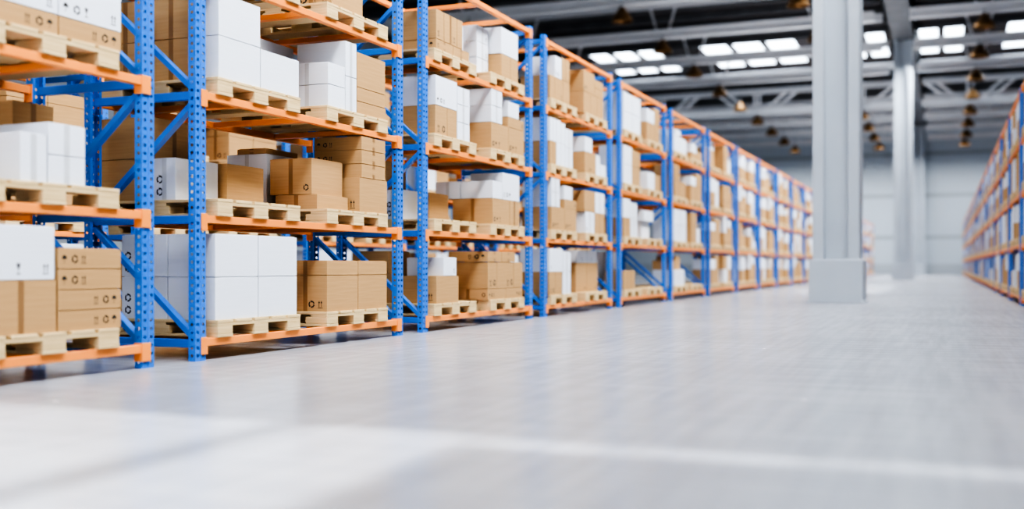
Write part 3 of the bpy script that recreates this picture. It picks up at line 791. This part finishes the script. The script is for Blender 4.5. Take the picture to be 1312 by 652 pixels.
def build_box(e):
    c, u0, u1, d0, d1, z0, z1, tape, marks = e['b']
    x0, x1, y0, y1, a, b = world_box(e)
    mir = e['row'] == 'R'
    o = link('cardboard_box', carton(c, x1 - x0, y1 - y0, b - a, marks, mir), None, (x0 if mir else x1, y0, a))
    tag(o, e['label'], 'box', '%s on %s, %s' % ('cartons', SHELF[e['l']], rack_phrase(e['row'], e['k'])))
    if DEV: o['key'] = e['key']
    if tape and e['k'] <= 5:
        t = link('packing_tape', tape_mesh(c, x1 - x0, y1 - y0, b - a, tape, mir), o)
        if DEV: t['key'] = e['key']
    return o
DEV = bool(globals().get('DEV_MODE'))

stuff = MB()
for e in BOXES:
    if e['key'] in DROP: continue
    if ALLOW is None or e['key'] in ALLOW:
        build_box(e)
    else:
        x0, x1, y0, y1, a, b = world_box(e)
        stuff.box(x0 + .002, x1 - .002, y0 + .002, y1 - .002, a, b - .002, 0 if e['b'][0] == 'b' else 1)
if stuff.v:
    o = link('distant_boxes', stuff.mesh('distant_boxes', M['brown'], M['white']))
    tag(o, 'the many small brown and white boxes on the distant racks', 'boxes', None, 'stuff')

def build_pallet(key, row, k, l, p):
    y0 = ystart(k) + P_OFF[p]
    z = BEAM_TOP + LEVEL * l
    if row == 'R': loc, rz = (XR, y0 + PW, z), math.pi
    else: loc, rz = (row_xf(row), y0, z), 0.0
    side = ('left', 'right')[p if row != 'R' else 1 - p]
    lab = 'pale wooden pallet, %s one, %s, %s' % (side, SHELF[l], rack_phrase(row, k))
    if row == 'L' and k <= 3:
        r = bpy.data.objects.new('wooden_pallet', None); COL.objects.link(r)
        r.location = loc; r.rotation_euler = (0, 0, rz)
        link('deck', PDK_ME, r)
        for me in PSK_ME: link('skid', me, r)
        if DEV:
            for c in r.children: c['key'] = 'P' + key
    else:
        r = link('wooden_pallet', PAL_ME, None, loc, rz)
        if DEV: r['key'] = 'P' + key
    tag(r, lab, 'pallet', 'pallets on the %s' % rack_phrase(row, k))
pst = MB()
for key, row, k, l, p in PALLETS:
    if key in PDROP: continue
    if PKEEP is None or key in PKEEP: build_pallet(key, row, k, l, p)
    else:
        y0 = ystart(k) + P_OFF[p]; z = BEAM_TOP + LEVEL * l
        if row == 'R': merge(pst, PDK, (XR, y0 + PW, z), 0, True); [merge(pst, s, (XR, y0 + PW, z), 0, True) for s in PSK]
        else: merge(pst, PDK, (row_xf(row), y0, z)); [merge(pst, s, (row_xf(row), y0, z)) for s in PSK]
if pst.v:
    o = link('distant_pallets', pst.mesh('distant_pallets', M['wood']))
    tag(o, 'the many small wooden pallets on the distant racks', 'pallets', None, 'stuff')

def rack_label(row, k):
    if row == 'L':
        if k == 0: return 'blue and orange pallet rack cut off by the left edge'
        return 'blue and orange pallet rack, %s' % rack_phrase(row, k).replace('rack', 'one')
    if row == 'R': return 'blue and orange pallet rack, %s one on the right of the aisle' % ORD1[k - 5] if k > 4 else 'blue and orange pallet rack cut off by the right edge'
    return 'blue and orange pallet rack, %s one in the row behind' % ORD1[k]
for k in range(0, NL + 1): rack('L', k, rack_label('L', k), k <= 6)
for k in range(4, NR + 1): rack('R', k, rack_label('R', k), k <= 5)
for k in range(0, 7): rack('B', k, rack_label('B', k), False)

# ------------------------------------------------------------------ light
w = bpy.data.worlds.new('world'); scene.world = w
w.use_nodes = True
bg = w.node_tree.nodes['Background']
bg.inputs['Color'].default_value = (0.86, 0.93, 1.0, 1)
bg.inputs['Strength'].default_value = 5.0

def area(name, loc, rot, sx, sy, power, col=(1, 1, 1), spread=180):
    l = bpy.data.lights.new(name, 'AREA'); l.shape = 'RECTANGLE'; l.size = sx; l.size_y = sy
    l.energy = power; l.color = col; l.spread = math.radians(spread)
    o = bpy.data.objects.new(name, l); COL.objects.link(o); o.location = loc; o.rotation_euler = rot
    return o
s = bpy.data.lights.new('sun', 'SUN'); s.energy = 5.5; s.angle = math.radians(1.0); s.color = (1.0, 0.97, 0.93)
so = bpy.data.objects.new('sun', s); COL.objects.link(so)
so.rotation_euler = SUN_D.to_track_quat('-Z', 'Y').to_euler()
# added area lights that brighten the hall; no fixtures stand behind them
area('aisle_fill', (-0.9, 38.0, 8.85), (0, math.radians(35), 0), 1.5, 76, 4350, (0.96, 0.985, 1.0), 120)  # added main light, tilted towards the left rack fronts
area('right_aisle_fill', (0.2, 38.5, 8.85), (0, math.radians(-8), 0), 0.8, 75, 1100, (0.96, 0.985, 1.0), 130)  # weaker added strip for the right lane and its racks
area('truss_fill', (-4.9, 38, 3.6), (math.pi, 0, 0), 0.6, 64, 1100, (0.96, 0.985, 1.0), 160)  # added below the roof to lift the trusses; no uplights exist
area('foreground_fill', (-1.0, 1.6, 8.85), (0, 0, 0), 3.6, 3.0, 80, (0.96, 0.985, 1.0), 130)  # added to brighten the foreground floor, not a lamp at an entrance
area('back_aisle_fill', (-6.6, 22, 8.3), (0, 0, 0), 1.6, 60, 300, (1.0, 0.985, 0.97), 150)  # added so the row behind the left racks is lit
area('end_wall_fill', (-4.0, 75.5, 8.6), (0, 0, 0), 22, 6, 1000, (0.95, 0.98, 1.0), 160)  # added to brighten the far wall

# ------------------------------------------------------------------ camera
cam = bpy.data.cameras.new('camera')
cam.sensor_width = 36.0
cam.lens = F_PX / 1312.0 * 36.0
cam.shift_y = 14.49 / 1312.0
cam.clip_end = 300
cam.dof.use_dof = True
cam.dof.focus_distance = 8.3
cam.dof.aperture_fstop = cam.lens / 1000.0 / 0.055
co = bpy.data.objects.new('camera', cam); COL.objects.link(co)
co.location = (0, 0, CAM_H)
co.rotation_euler = (math.pi / 2, 0, YAW)
scene.camera = co

scene.view_settings.view_transform = 'AgX'
scene.view_settings.look = 'AgX - Very High Contrast'
scene.view_settings.exposure = 0.6
scene.view_settings.gamma = 0.86
cy = scene.cycles
cy.use_denoising = True
cy.max_bounces = 8
cy.diffuse_bounces = 2
cy.glossy_bounces = 3
cy.transparent_max_bounces = 8
cy.sample_clamp_indirect = 6.0
